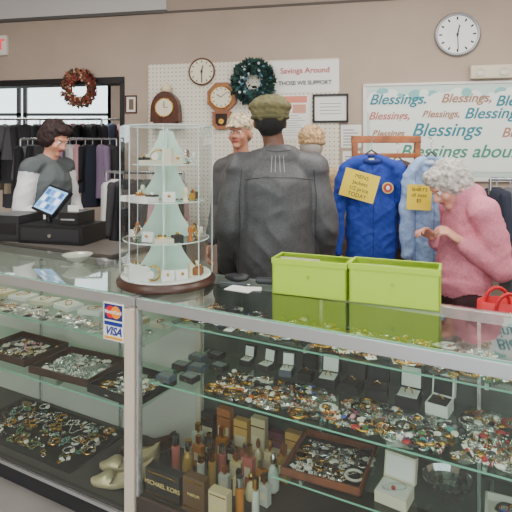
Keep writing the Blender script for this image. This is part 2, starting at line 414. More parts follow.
wreath('autumn_wreath', WM @ T(-3.86,-.032,2.19), .12, .065, [M('leaf1', (120,60,44), .7), M('leaf2', (146,96,66), .7), M('leaf3', (86,38,38), .7), M('leaf4', (64,56,40), .7)], 800, [M('berry_red', (150,40,44), .4), M('pod', (200,170,140), .6)], 60)
pk = M('poster_pink', (222,150,140), .6); pap = M('paper', (232,230,224), .6); gy = M('print_gray', (120,120,124), .6); tl = M('teal', (84,160,164), .6)
def flat(s0, s1, z0, z1, X0=-.02, nm='p', draw=None, fm=pap, th=.004):
    X = WM @ T(s0, X0, z0); par = empty(nm, X); b = B(); b.box(0, s1-s0, -th, 0, 0, z1-z0, fm); w = s1-s0; h = z1-z0
    if draw: draw(b, w, h, -th)
    b.obj('sheet', par, X); return par, X, w, h
def d1(b, w, h, y):
    b.box(.02, w-.02, y-.001, y, h*.82, h*.97, M('poster_orange', (220,130,110), .6))
    b.box(.03, w*.45, y-.001, y, h*.58, h*.78, pk); b.box(w*.52, w-.03, y-.001, y, h*.58, h*.78, M('poster_sand', (206,150,130), .6))
    for i in range(9): b.box(.04, w-.04-(i % 3)*.03, y-.001, y, h*(.08+.055*i), h*(.09+.055*i), gy)
p, X, w, h = flat(-2.0, -1.40, 2.11, 2.385, -.017, 'notice_header', None)
text('title', 'Savings Around', .07, M('ink_red', (180,40,44), .6), X @ T(w/2,-.006,h*.7) @ RX(90), p, bold=.001)
text('line', 'THOSE WE SUPPORT', .05, ink, X @ T(w/2,-.006,h*.3) @ RX(90), p, bold=.001)
flat(-1.97, -1.66, 1.70, 2.09, -.017, 'donation_poster', d1)
def d2(b, w, h, y):
    for a in ((0,w,0,.018), (0,w,h-.018,h), (0,.018,0,h), (w-.018,w,0,h)): b.box(a[0], a[1], y-.014, y, a[2], a[3], dark)
    for i in range(4): b.box(w*.2, w*.8, y-.001, y, h*(.3+.12*i), h*(.32+.12*i), gy)
flat(-1.63, -1.32, 1.84, 2.09, -.017, 'framed_certificate', d2)
def d3(b, w, h, y):
    for i in range(6): b.box(.02, w-.03-(i % 2)*.03, y-.001, y, h*(.1+.13*i), h*(.14+.13*i), gy)
flat(-1.385, -1.21, 1.62, 1.82, -.001, 'notice_paper', d3)
flat(-1.37, -1.22, 1.38, 1.59, -.001, 'notice_paper', d3)
# blessings sign
def d4(b, w, h, y):
    pale = M('sign_pale', (196,216,208), .6)
    b.box(.03, w-.03, y-.002, y, .03, h-.03, pale)
    cl = M('sign_cloud', (232,236,230), .6); r4 = random.Random(5)
    for i in range(22):
        cx = .1+i*(w-.2)/21; cz = h-.13+.035*math.sin(i*1.3)
        b.lathe([(r4.uniform(.04,.07), 0), (.04, .0012)], M('sign_aqua', (130,186,184), .6) if i % 2 else cl, (0,0,0), 20, False, T(cx, y-.002-.0002*i/22, cz) @ RX(90))
    for i in range(20):
        cx = .12+i*(w-.25)/19; b.lathe([(.10, 0), (.09, .0014)], cl, (0,0,0), 20, False, T(cx, y-.0036-.0001*i/20, h-.22+.04*math.sin(i*.9+1)) @ RX(90))
    b.box(.06, w-.06, y-.0065, y, .08, h-.24, cl)
    for a in ((0,w,0,.02), (0,w,h-.02,h), (0,.02,0,h), (w-.02,w,0,h)): b.box(a[0], a[1], y-.014, y, a[2], a[3], white)
p, X, w, h = flat(-1.196, .42, 1.34, 2.17, 0, 'blessings_sign', d4, pap, .012)
tn = M('ink_tan', (170,124,96), .6); pkk = M('ink_rose', (190,110,100), .6); gr = M('ink_green', (60,140,110), .6); tl2 = M('ink_teal', (30,124,140), .6)
for st, s, z, sz, m in (('Blessings,', -.91, 2.03, .125, tl2), ('Blessings,', -.36, 2.03, .105, tn), ('Blessings,', -.98, 1.89, .09, pkk), ('Blessings', .08, 2.0, .12, tl2),
                        ('Blessings,', -.14, 1.90, .125, tl2), ('Blessings,', -.56, 1.90, .08, tn), ('Blessings', -.52, 1.765, .155, tl2), ('Blessings abound', -.38, 1.585, .15, gr), ('Blessings,', .12, 1.74, .11, tn), ('Blessings', -.99, 1.74, .075, tn)):
    text('lettering', st, sz, m, WM @ T(s, -.0205, z) @ RX(90), p, .001, .35, bold=.002)
X = WM @ T(-.17, 0, 2.24); b = B(); bg = M('beige_plastic', (214,204,180), .5)
b.box(-.16, .16, -.07, 0, -.055, .055, bg)
for s in (-1, 1): b.cyl((s*.09,-.07,.0), (s*.09,-.085,-.005), .03, .034, bg, 20); b.cyl((s*.09,-.085,-.005), (s*.09,-.088,-.005), .029, .029, M('lens', (215,212,200), .2), 20)
b.obj('emergency_light', None, X, .008)
X = WM @ T(-4.86, 0, 2.65); p = empty('exit_sign', X); b = B(); b.box(-.17, .17, -.04, 0, -.1, .1, M('exit_white', (232,224,218), .5)); b.obj('box', p, X, .005)
text('lettering', 'EXIT', .15, M('exit_red', (220,50,60), .5, emit=1.2), X @ T(0,-.042,0) @ RX(90), p, .001, bold=.003)
def d5(b, w, h, y):
    for a in ((0,w,0,.012), (0,w,h-.012,h), (0,.012,0,h), (w-.012,w,0,h)): b.box(a[0], a[1], y-.01, y, a[2], a[3], M('wood_dark'))
    b.box(w*.3, w*.7, y-.001, y, h*.2, h*.8, M('portrait', (110,90,70), .6))
flat(-3.42, -3.30, 1.95, 2.12, 0, 'picture_frame', d5)
b = B(); b.box(-.04, .04, -.006, 0, -.06, .06, pap); b.box(-.012, .012, -.012, -.006, .01, .03, pap); b.obj('light_switch', None, WM @ T(-1.28, 0, 1.25), .003)

# ------------------------------------------------------------ counters
CA = -28.23
CM = T(-.49, 2.076, 0) @ RZ(CA)
alu = M('brushed_aluminum', (206,208,208), .3, .75, bump=.03, bs=200, stretch=(.02,1,1))
alub = M('bright_aluminum', (216,218,218), .25, .75)
cream = M('cream_post', (206,192,172), .45)
edge = M('glass_edge', (120,180,156), .15)
def counter(name, s0, s1, D, back, deck, shelves, posts, inner, tp):
    par = empty(name, CM); b = B()
    t = .028
    b.box(s0, s1, .02, D-.02, 0, .10, M('kick_black', (40,40,42), .6))
    b.box(s0, s1, 0, D, .10, deck, inner)
    for (y0, y1) in ((0, t), (D-t, D)):
        b.box(s0, s1, y0, y1, .955, 1.0, alu)
        b.box(s0, s1, y0, y1, .085, .115, alu)
    for (x0, x1) in ((s0, s0+tp), (s1-tp, s1)):
        b.box(x0, x1, t, D-t, .97, 1.0, alu)
        for (y0, y1) in ((0, t), (D-t, D)): b.box(x0, x1, y0, y1, .10, .97, posts)
    b.box(s0+tp, s1-tp, D-.03, D-.015, deck, .96, back)
    for z, d0, a0, a1 in shelves:
        for k in range(int(s0*2)-1, int(s1*2)+2):
            x = k*.62+.05
            if a0+.02 < x < a1-.02: b.box(x-.006, x+.006, d0+.03, D-.03, z-.018, z, alu)
    for x in [s0+.62*i for i in range(1, int((s1-s0)/.62)+1)]:
        if x < s1-.1: b.box(x-.007, x+.007, D-.045, D-.03, deck, .96, alub)
    b.obj('frame', par, CM, .002)
    g = B(); g.add([(s0+.004,.004,1.005), (s1-.004,.004,1.005), (s1-.004,D-.004,1.005), (s0+.004,D-.004,1.005)], [(0,1,2,3)], GLTOP)
    g.add([(s0+tp,.012,.115), (s1-tp,.012,.115), (s1-tp,.012,.955), (s0+tp,.012,.955)], [(0,1,2,3)], GLT)
    g.add([(s0+t,.004,1.0), (s1-t,.004,1.0), (s1-t,.004,1.005), (s0+t,.004,1.005)], [(0,1,2,3)], edge)
    g.obj('glass', par, CM)
    g = B()
    for z, d0, a0, a1 in shelves:
        g.add([(a0,d0,z+.006), (a1,d0,z+.006), (a1,D-.035,z+.006), (a0,D-.035,z+.006)], [(0,1,2,3)], GLS); g.box(a0, a1, d0-.0015, d0, z, z+.006, edge)
    g.obj('shelves', par, CM)
    return par
ZD = .2002
counter('display_counter', .005, 1.85, .5, M('case_back', (66,70,64), .3, nz=.3, ns=4), .20, [(.86,.14,.02,1.82), (.64,.06,.02,1.82), (.39,.10,.56,1.82)], alub, M('deck_dark', (64,56,50), .7), .010)
counter('display_counter', -1.75, -.005, .5, M('case_back_light', (200,196,188), .6), .12, [(.76,.10,-1.72,-.035), (.50,.06,-1.72,-.035)], cream, M('deck_gray', (60,56,54), .8), .028)
b = B(); b.box(-.055, -.005, -.004, -.0005, 0, .95, cream); b.obj('corner_post', None, CM, .001)
p = empty('card_logo_sign', CM); b = B(); b.box(-.165, -.055, -.009, -.005, .81, .965, pap)
b.box(-.16, -.06, -.0095, -.009, .895, .96, M('card_navy', (30,44,110), .4))
b.cyl((-.125,-.009,.928), (-.125,-.0100,.928), .026, .026, M('card_red', (220,30,34), .4), 24, False); b.cyl((-.095,-.009,.928), (-.095,-.0103,.928), .026, .026, M('card_orange', (245,150,30), .4), 24, False)
b.box(-.16, -.06, -.0095, -.009, .872, .888, M('card_blue', (24,50,140), .4)); b.box(-.16, -.06, -.0095, -.009, .815, .826, M('card_gold', (235,165,40), .4)); b.obj('panel', p, CM)
text('lettering', 'VISA', .046, M('card_blue'), CM @ T(-.11,-.0096,.848) @ RX(90), p, .0005, .3, bold=.0016)
text('lettering_small', 'MasterCard', .019, pap, CM @ T(-.11,-.0108,.928) @ RX(90), p, .0003, 0, bold=.0006)

# ------------------------------------------------------------ jewellery helpers
gold = M('gold'); silver = M('silver', (205,205,208), .22, 1); pearl = M('pearl', (232,226,214), .25)
beadm = [gold, gold, gold, silver, silver, pearl, M('bead_turq', (70,150,145), .3), M('bead_red', (160,36,40), .3), M('bead_black', (20,20,22), .2), M('bead_amber', (176,96,30), .25), M('bead_blue', (50,70,160), .3), M('bead_green', (60,110,60), .3), M('bead_rose', (210,140,150), .3)]
def strand(b, cx, cy, z, rx, ry, br, m, rr, n=None, m2=None, ang=None):
    a0 = rr.uniform(0, 6.28) if ang is None else ang; per = math.pi*(rx+ry); n = n or max(8, int(per/(br*1.9)))
    ph = rr.uniform(0, 6.28); lb = rr.choice((2, 3, 4)); am = rr.uniform(.1, .3)
    for i in range(n):
        t = 2*math.pi*i/n; w = 1+am*math.sin(lb*t+ph)
        x = rx*w*math.cos(t); y = ry*w*math.sin(t)
        b.sph((cx+x*math.cos(a0)-y*math.sin(a0), cy+x*math.sin(a0)+y*math.cos(a0), z+br*.98), br, m2 if (m2 and i % 3 == 0) else m, 6, 4)
def clutter(b, s0, s1, d0, d1, z, n, rr, kinds='nrcb', pal=None):
    pal = pal or beadm
    for i in range(n):
        x = rr.uniform(s0, s1); y = rr.uniform(d0, d1); k = rr.choice(kinds); m = rr.choice(pal)
        if k == 'n':
            rx = rr.uniform(.015, .05); strand(b, min(max(x, s0+rx*1.15), s1-rx*1.15), min(max(y, d0+rx), d1-rx), z, rx, rx*rr.uniform(.25, .75), rr.uniform(.0018, .0052), m, rr, m2=rr.choice(pal))
        elif k == 'r':
            r = rr.uniform(.008, .014); b.tor((x, y, z+.003), r, .0025, rr.choice([gold, silver, m]), 14, 6); b.sph((x+r, y, z+.005), .005, m, 6, 4)
        elif k == 'w':
            r = rr.uniform(.024, .032); b.tor((x, y, z+.006), r, .005, rr.choice([gold, silver, M('bead_black'), m]), 22, 6); b.cyl((x+r, y, z+.006), (x+r, y, z+.014), .012, .012, rr.choice([pearl, gold, silver]), 14)
        elif k == 't':
            a = rr.uniform(0, 360); Xc = T(x, y, z) @ RZ(a); b.box(-.009, .009, -.014, .014, .004, .005, pap, Xc @ RX(rr.uniform(-14, 14))); b.sph((0,.02,.006), .006, m, 8, 5, None, Xc)
        elif k == 'g':
            b.sph((x, y, z+.008), (rr.uniform(.009, .018), rr.uniform(.009, .016), .008), m, 10, 6)
        elif k == 'c':
            a = rr.uniform(-40, 40); Xc = T(x, y, z) @ RZ(a); b.box(-.018, .018, -.024, .024, 0, .002, rr.choice([pap, pap, M('card_cream', (214,204,180), .6), M('card_blk', (40,40,44), .6)]), Xc)
            for q in (-.008, .008): b.sph((q, .004, .005), (.004,.006,.003), m, 6, 4, None, Xc)
        elif k == 'b':
            a = rr.uniform(0, 360); Xc = T(x, y, z) @ RZ(a); g = 5; vv = []; ff = []
            for ii in range(g):
                for jj in range(g):
                    e = min(ii, jj, g-1-ii, g-1-jj); vv.append(((ii/(g-1)-.5)*.07, (jj/(g-1)-.5)*.05, .001+(.004+rr.uniform(0, .009))*min(e, 1)))
            for ii in range(g-1):
                for jj in range(g-1): ff.append((ii*g+jj, (ii+1)*g+jj, (ii+1)*g+jj+1, ii*g+jj+1))
            b.add(vv, ff, BAG, False, Xc)
            for q in range(3): b.sph((rr.uniform(-.015, .015), rr.uniform(-.01, .01), .004), .0035, m, 6, 4, None, Xc)
def jewel(name, s0, s1, d0, d1, z, n, seed, kinds='nnrcbwtg', pal=None):
    b = B(); clutter(b, s0, s1, d0, d1, z, n, random.Random(seed), kinds, pal); return b.obj(name, None, CM)
ZA = .8662; ZB = .6462; ZC = .3962
jewel('jewelry_assortment', .60, 1.75, .17, .44, ZA, 260, 11, 'nnnrtcwg', [gold, gold, gold, gold, silver, M('bead_amber'), pearl, M('bead_green')])
jewel('jewelry_assortment', .08, .58, .19, .44, ZA, 80, 12, 'nrtcwg', [silver, M('bead_blue'), M('bead_black'), gold, gold])
jewel('costume_jewelry', .28, .60, .09, .30, ZB, 140, 13, 'nnrcbwtg', [gold, gold, M('bead_amber'), silver, M('bead_black'), pearl])
jewel('costume_jewelry', .60, 1.18, .09, .295, ZB, 230, 14, 'nnrtcbbwg')
jewel('costume_jewelry', 1.20, 1.76, .09, .44, ZB, 260, 15, 'nnrtcbbwg', [gold, gold, gold, silver, M('bead_red'), M('bead_black'), pearl])
def ringbox(name, x, y, z, w, ang, out, inn, op=100):
    X = CM @ T(x, y, z) @ RZ(ang); b = B(); h = w*.5
    b.box(-w/2, w/2, -w/2, w/2, 0, h, out); b.box(-w*.42, w*.42, -w*.42, w*.42, h, h+.002, inn)
    b.tor((0, 0, h+.006), w*.16, w*.035, gold, 14, 6, Matrix.Rotation(rad(90), 3, 'X')); b.sph((0, 0, h+.006+w*.18), w*.06, silver, 6, 4)
    b.box(-w/2, w/2, 0, h*.8, 0, w, out, T(0, w/2-.001, h) @ RX(-(op-90))); b.box(-w*.42, w*.42, -.002, 0, w*.08, w*.92, inn, T(0, w/2-.001, h) @ RX(-(op-90)))
    return b.obj(name, None, X, .002)
vb = M('velvet_black', (26,26,30), .8); vw = M('satin_white', (226,224,218), .5); vg = M('velvet_gray', (70,78,90), .8); vt = M('velvet_green', (40,110,74), .7)
for a in ((.69,.37,.075,5,vb,vw), (.79,.37,.075,-6,vb,vb), (.89,.37,.08,8,vb,vb), (1.01,.365,.085,0,vb,vw), (.30,.39,.05,0,vb,vw), (1.12,.365,.08,-8,vw,vb), (.50,.38,.055,10,vg,vw), (.40,.38,.055,-10,vb,vw), (.59,.38,.06,0,vb,vb)):
    ringbox('ring_box', a[0], a[1], ZB, a[2], a[3], a[4], a[5])
for a in ((.06,.1,vg), (.15,.14,vb), (.12,.24,vg), (.20,.29,vb), (.05,.22,vb), (.06,.33,vg), (.12,.39,vb)):
    b = B(); b.box(-.036, .036, -.026, .026, 0, .022, a[2]); b.box(-.028, .028, -.02, .02, .022, .024, M('lid_panel', (110,118,118), .4)); b.box(-.006, .006, -.028, -.026, .006, .014, gold)
    b.obj('jewelry_case', None, CM @ T(a[0]+.02, a[1], ZB) @ RZ(R.uniform(-10, 10)), .003)
rp = random.Random(21)
def perfume(x, y, z, kind, liq, capm, h, w):
    b = B()
    if kind == 0:
        b.box(-w/2, w/2, -w*.3, w*.3, 0, h*.68, liq); b.cyl((0,0,h*.68), (0,0,h*.76), w*.14, w*.14, gold, 12); b.box(-w*.22, w*.22, -w*.2, w*.2, h*.76, h, capm)
        b.box(-w*.3, w*.3, -w*.305, -w*.3, h*.2, h*.45, M('label', (214,200,170), .5))
    elif kind == 1:
        b.lathe([(w*.3,0), (w*.5,h*.08), (w*.52,h*.35), (w*.35,h*.6), (w*.12,h*.68), (w*.12,h*.74)], liq, seg=20); b.lathe([(w*.16,h*.74), (w*.22,h*.78), (w*.24,h*.9), (w*.1,h)], capm, seg=16)
    else:
        b.cyl((0,0,0), (0,0,h*.7), w*.36, w*.36, liq, 20); b.cyl((0,0,h*.7), (0,0,h*.75), w*.2, w*.2, gold, 14); b.cyl((0,0,h*.75), (0,0,h), w*.3, w*.3, capm, 16)
    b.obj('perfume_bottle', None, CM @ T(x, y, z) @ RZ(rp.uniform(-20, 20)), .002)
liqs = [M('amber_glass', (180,110,36), .1, spec=1), M('pale_glass', (214,196,150), .08, spec=1), M('rose_glass', (180,100,90), .1), M('smoke_glass', (60,48,40), .08), M('gold_glass', (196,156,80), .15, .4), M('clear_bottle', (196,196,186), .08, spec=1)]
caps = [gold, gold, silver, M('bead_black'), M('cap_amber', (120,64,24), .3)]
for i in range(8):
    for jx in range(4):
        if jx == 0 and i < 6: continue
        perfume(.055+i*.062+rp.uniform(-.006, .006), .115+jx*.085+rp.uniform(-.006, .006), ZD, rp.randrange(3), rp.choice(liqs), rp.choice(caps), rp.uniform(.10, .17), rp.uniform(.042, .052))
for (x, y, w, dd, h, m, st) in ((.115,.05,.17,.045,.11, M('box_black', (30,28,30), .4), 'MICHAEL KORS'), (.265,.05,.10,.04,.13, M('box_brown', (90,64,40), .5), 'PARFUM'), (.375,.05,.08,.04,.11, M('box_cream', (200,180,140), .5), 'TRESOR')):
    X = CM @ T(x, y, ZD); p = empty('perfume_box', X); b = B(); b.box(-w/2, w/2, -dd/2, dd/2, 0, h, m); b.box(-w*.45, w*.45, -dd/2-.0006, -dd/2, h*.1, h*.14, gold); b.box(-w*.45, w*.45, -dd/2-.0006, -dd/2, h*.86, h*.9, gold); b.obj('box', p, X, .001)
    text('lettering', st, w*.15, M('print_gold', (236,206,130), .4), X @ T(0, -dd/2-.0008, h*.5) @ RX(90), p, .0003)
for (x, y, h, m) in ((.16,.436,.2, M('box_amber', (156,92,40), .5)), (.25,.436,.17, M('box_gold', (196,150,76), .4)), (.34,.436,.2, M('box_cream')), (.43,.436,.16, M('box_plum', (96,44,60), .5)), (.07,.436,.16, M('box_black')), (.51,.436,.18, M('box_gold'))):
    b = B(); b.box(-.035, .035, -.018, .018, 0, h, m); b.box(-.028, .028, -.0188, -.018, h*.3, h*.6, M('label', (214,200,170), .5)); b.box(-.035, .035, -.0186, -.018, h*.8, h*.83, gold); b.obj('perfume_box', None, CM @ T(x, y, ZD), .001)
def tray(name, x, y, z, w, dd, ang, wood, felt, n, seed, kinds='nrcw', h=.03, pal=None):
    X = CM @ T(x, y, z) @ RZ(ang); p = empty(name, X); b = B(); t = .008
    b.box(-w/2, w/2, -dd/2, dd/2, 0, .006, felt)
    for a in ((-w/2,w/2,-dd/2,-dd/2+t), (-w/2,w/2,dd/2-t,dd/2), (-w/2,-w/2+t,-dd/2,dd/2), (w/2-t,w/2,-dd/2,dd/2)): b.box(*a, 0, h, wood)
    b.obj('tray', p, X, .001); b = B(); clutter(b, -w/2+.03, w/2-.03, -dd/2+.03, dd/2-.03, .006, n, random.Random(seed), kinds, pal); b.obj('jewelry', p, X)
wt = M('tray_wood', (116,62,34), .5, nz=.2, ns=15); wtd = M('tray_wood_dark', (60,34,26), .5, nz=.2, ns=15); fb = M('felt_black', (24,24,27), .95); fw = M('felt_white', (214,210,200), .9)
tray('jewelry_tray', .735, .27, ZC, .30, .29, 4, wt, fb, 75, 31, 'nrwtng', pal=[silver, silver, pearl, gold])
jewel('costume_jewelry', 1.55, 1.78, .12, .44, ZC, 40, 16, 'nnrcbw')
def ppbox(x, y, ang, m, w=.12):
    b = B(); b.box(-w/2, w/2, -w*.4, w*.4, 0, .04, m); b.box(-w*.46, w*.46, -w*.36, w*.36, .04, .042, vw)
    b.box(-w/2, w/2, 0, .03, 0, w*.8, m, T(0, w*.4, .04) @ RX(-12)); b.box(-w*.45, w*.45, -.002, 0, .01, w*.74, vw, T(0, w*.4, .04) @ RX(-12))
    strand(b, 0, 0, .042, .035, .022, .003, silver, rp); b.sph((0,-.01,.048), .008, M('bead_red'), 8, 6)
    b.obj('jewelry_box', None, CM @ T(x, y, ZC) @ RZ(ang), .002)
ppbox(.975, .37, 12, vt, .11); ppbox(1.0, .18, -6, M('box_ivory', (210,200,176), .6), .11)
b = B()
cg = glassmat('crystal', (214,220,222), 1.7, base=.25)
b.lathe([(.03,0), (.035,.006), (.05,.02), (.075,.055), (.085,.075), (.08,.077), (.07,.056), (.045,.024), (.0,.014)], cg, seg=16, smooth=False); b.obj('crystal_bowl', None, CM @ T(1.16, .27, ZC))
tray('jewelry_tray', 1.38, .24, ZC, .2, .2, 3, fw, fw, 25, 33, 'nrw')

# left counter contents
cream_pal = [pearl, silver, gold, M('bead_rose')]
ZL1 = .7662; ZL2 = .5062; ZL3 = .1202
jewel('jewelry_cards', -1.6, -.1, .13, .23, ZL1, 120, 41, 'ccbbctn', cream_pal)
for (x, y, w, m) in ((-.41,.32,.1,vw), (-.56,.32,.13,vw), (-.26,.32,.09,M('box_cream')), (-.74,.32,.14,vw), (-.13,.32,.08,M('card_cream')), (-.92,.32,.13,M('box_ivory')), (-1.1,.32,.13,vw), (-1.28,.32,.13,M('box_cream'))):
    b = B(); b.box(-w/2, w/2, -w*.35, w*.35, 0, .022, m); b.box(-w*.42, w*.42, -w*.28, w*.28, .022, .024, M('label_gray', (200,198,190), .5)); strand(b, 0, 0, .024, w*.25, w*.15, .003, gold, rp); b.obj('gift_box', None, CM @ T(x, y, ZL1) @ RZ(rp.uniform(-12, 12)), .002)
tray('jewelry_tray', -.20, .21, ZL2, .30, .27, -3, fb, fb, 80, 42, 'nrwtng', .035, [gold, silver, silver, pearl])
tray('jewelry_tray', -.58, .24, ZL2, .38, .28, 3, wtd, M('felt_brown', (50,28,24), .9), 110, 43, 'nrbbttg', .035, [silver, pearl, pearl, silver])
tray('jewelry_tray', -1.02, .26, ZL2, .38, .28, 0, wtd, fb, 50, 44, 'nrccg', .035, cream_pal)
b = B(); b.box(-1.25, -.44, .06, .44, ZL3, ZL3+.004, fb); clutter(b, -1.2, -.48, .09, .42, ZL3+.004, 130, random.Random(45), 'nntrwn', [gold, silver, M('bead_green'), gold, silver, pearl, M('bead_turq'), M('bead_black')]); b.obj('jewelry_on_cloth', None, CM)
def pump(x, y, ang, m, z=ZL3, k=1.12):
    X = CM @ T(x, y, z) @ RZ(ang) @ Matrix.Scale(k, 4)
    b = B(); n = 15; rows = []
    inn = M('shoe_lining', (200,184,156), .7)
    for i in range(n):
        t = i/(n-1); xx = .12-.25*t; zb = .055*max(0, 1-t/.6)**1.3; hw = (.024+.014*math.sin(min(1, t*1.25)*math.pi*.8))*(1 if t < .82 else max(.15, math.sqrt(max(0, 1-((t-.82)/.18)**2))))
        top = zb+(.055 if t < .12 else .045 if t < .5 else .028 if t < .66 else .04 if t < .8 else .03)*(1 if t < .9 else .7)
        rows.append((xx, zb, hw, top, t))
    v = []; f = []
    for (xx, zb, hw, top, t) in rows: v += [(xx, -hw, top), (xx, -hw*1.05, zb+.012), (xx, -hw*.7, zb), (xx, hw*.7, zb), (xx, hw*1.05, zb+.012), (xx, hw, top)]
    for i in range(n-1):
        for q in range(5): f.append((i*6+q, (i+1)*6+q, (i+1)*6+q+1, i*6+q+1))
        if rows[i][4] >= .62: f.append((i*6+5, (i+1)*6+5, (i+1)*6, i*6))
    f.append((0,1,2,3,4,5)); b.add(v, f, m, True)
    v2 = []; f2 = []
    for i, (xx, zb, hw, top, t) in enumerate(rows[:11]): v2 += [(xx, -hw*.95, zb+.014), (xx, hw*.95, zb+.014)]
    for i in range(10): f2.append((2*i, 2*i+1, 2*i+3, 2*i+2))
    b.add(v2, f2, inn); b.cyl((.105,0,.06), (.11,0,0), .018, .009, m, 12)
    b.obj('high_heel_shoe', None, X)
ms = M('gold_leather', (214,196,156), .35, .3, bump=.1); mt = M('brown_leather', (70,46,34), .4)
pump(-.17, .11, 20, ms); pump(-.22, .215, 22, ms); pump(-.22, .34, 16, mt)

# ------------------------------------------------------------ on the counter top
ZT = 1.0062
lime = M('lime_cardboard', (168,204,48), .55)
def gbin(s, d, ang, w, dd, h):
    X = CM @ T(s, d, ZT) @ RZ(ang); p = empty('storage_box', X); b = B(); t = .006
    b.box(0, w, 0, dd, 0, .005, lime)
    b.box(0, w, 0, t, 0, h, lime); b.box(0, w, dd-t, dd, 0, h, lime); b.box(0, t, 0, dd, 0, h, lime); b.box(w-t, w, 0, dd, 0, h, lime)
    for a in ((-.002,w+.002,-.003,t), (-.002,w+.002,dd-t,dd+.003), (-.003,t,0,dd), (w-t,w+.003,0,dd)): b.box(*a, h-.02, h+.002, lime)
    b.tor((w*.5,-.003,h*.55), .006, .0012, M('rivet', (150,176,60), .3, .6), 16, 6, Matrix.Rotation(rad(90), 3, 'X'))
    b.obj('bin', p, X, .0015); b = B(); rr = random.Random(int(s*100))
    for i in range(14):
        y = .02+i*.0065; hh = h*rr.uniform(.7, .93)+(.02 if (s < .6 and i % 4 == 0) else 0); x0 = rr.uniform(.01, .06); b.box(x0, x0+rr.uniform(.12, .2), y, y+.002, .006, hh, rr.choice([pap, M('card_cream'), M('paper_green', (150,180,120), .6), pap, M('paper_gray', (180,182,184), .6)]))
    b.obj('papers', p, X)
gbin(.468, .305, 6, .31, .13, .145); gbin(.786, .34, 6, .335, .13, .15)
b = B(); b.lathe([(.03,0), (.032,.004), (.02,.01), (.045,.02), (.072,.045), (.078,.052), (.07,.046), (.042,.024), (0,.016)], M('milk_glass', (170,174,160), .1), seg=24); b.obj('glass_dish', None, CM @ T(-.669,.315,ZT))
b = B(); b.box(-.06, .06, -.04, .04, 0, .001, pap); b.box(-.02, .09, -.03, .03, .001, .002, pap, RZ(25)); b.obj('receipt_paper', None, CM @ T(.32,.30,ZT))
pb = M('purse_black', (34,34,38), .5, bump=.2)
blob('coin_purse', [E((0,0,.018), (.06,.035,.017), pb), E((.03,.01,.02), (.03,.03,.018), pb)], .004, 2, None, CM @ T(.24,.40,ZT))
blob('eyeglass_case', [C((0,0,.017), (.07,.02,.017), .016, .016, M('case_grey', (50,52,58), .4))], .004, 2, None, CM @ T(.355,.40,ZT+.001))
b = B(); b.cyl((0,0,.005), (.12,.03,.005), .0045, .0045, M('pen_gray', (70,74,84), .3), 10); b.cyl((.12,.03,.005), (.132,.033,.005), .004, .001, silver, 10); b.obj('pen', None, CM @ T(.20,.33,ZT))
b = B(); b.box(-.06, .06, -.02, .02, 0, .004, M('card_cream')); b.box(-.05, .05, -.03, .03, .004, .006, pap, RZ(-20)); b.obj('price_cards', None, CM @ T(-.38,.42,ZT))

# ------------------------------------------------------------ display tower
TX = CM @ T(-.035,.247,ZT) @ RZ(12)
p = empty('rotating_display_case', TX)
mint = M('mint_panel', (200,222,208), .6); bw = M('base_wood', (66,42,32), .35)
b = B(); b.lathe([(.215,0), (.22,.006), (.22,.02), (.205,.028), (.205,.036)], bw, seg=48); b.lathe([(.2,.036), (.2,.04)], M('base_felt', (215,220,212), .8), seg=48)
b.disc(.205, .704, ACR, 8, RZ(22.5)); b.obj('base', p, TX)
b = B(); ae = M('acrylic_edge', (205,215,214), .15)
for i in range(8):
    a0 = rad(22.5+45*i); a1 = rad(67.5+45*i); r = .205
    v = [(r*math.cos(a0), r*math.sin(a0), .038), (r*math.cos(a1), r*math.sin(a1), .038), (r*math.cos(a1), r*math.sin(a1), .70), (r*math.cos(a0), r*math.sin(a0), .70)]
    b.add(v, [(0,1,2,3)], ACR)
    b.cyl(v[0], v[3], .0022, .0022, ae, 6)
b.tor((0,0,.70), .2, .0025, ae, 8, 6, Matrix.Rotation(rad(22.5), 3, 'Z'))
b.obj('panels', p, TX)
b = B()
tiers = [(.046,.19,.15,.06), (.205,.36,.14,.05), (.375,.52,.13,.045), (.535,.68,.12,.03)]
for (z0, z1, rb, rt) in tiers:
    for i in range(2):
        prof = [(rt+(rb-rt)*(1-t)**1.6, z0+(z1-z0)*t) for t in [q/8 for q in range(9)]]
        poly = prof+[(-r, z) for r, z in reversed(prof)]
        b.plate(poly, -.002, .002, mint, RZ(90*i+20))
b.cyl((0,0,.04), (0,0,.69), .008, .008, mint, 12)
b.obj('center_display', p, TX)
b = B(); rt_ = random.Random(9)
for (z, r) in ((.197,.19), (.367,.175), (.527,.15)):
    b.disc(r, z+.005, GLS, 40); b.tor((0,0,z+.0025), r, .0027, M('edge_light', (200,220,212), .2), 40, 6)
b.obj('tier_shelves', p, TX)
b = B(); KS = Matrix.Scale(1.35, 4)
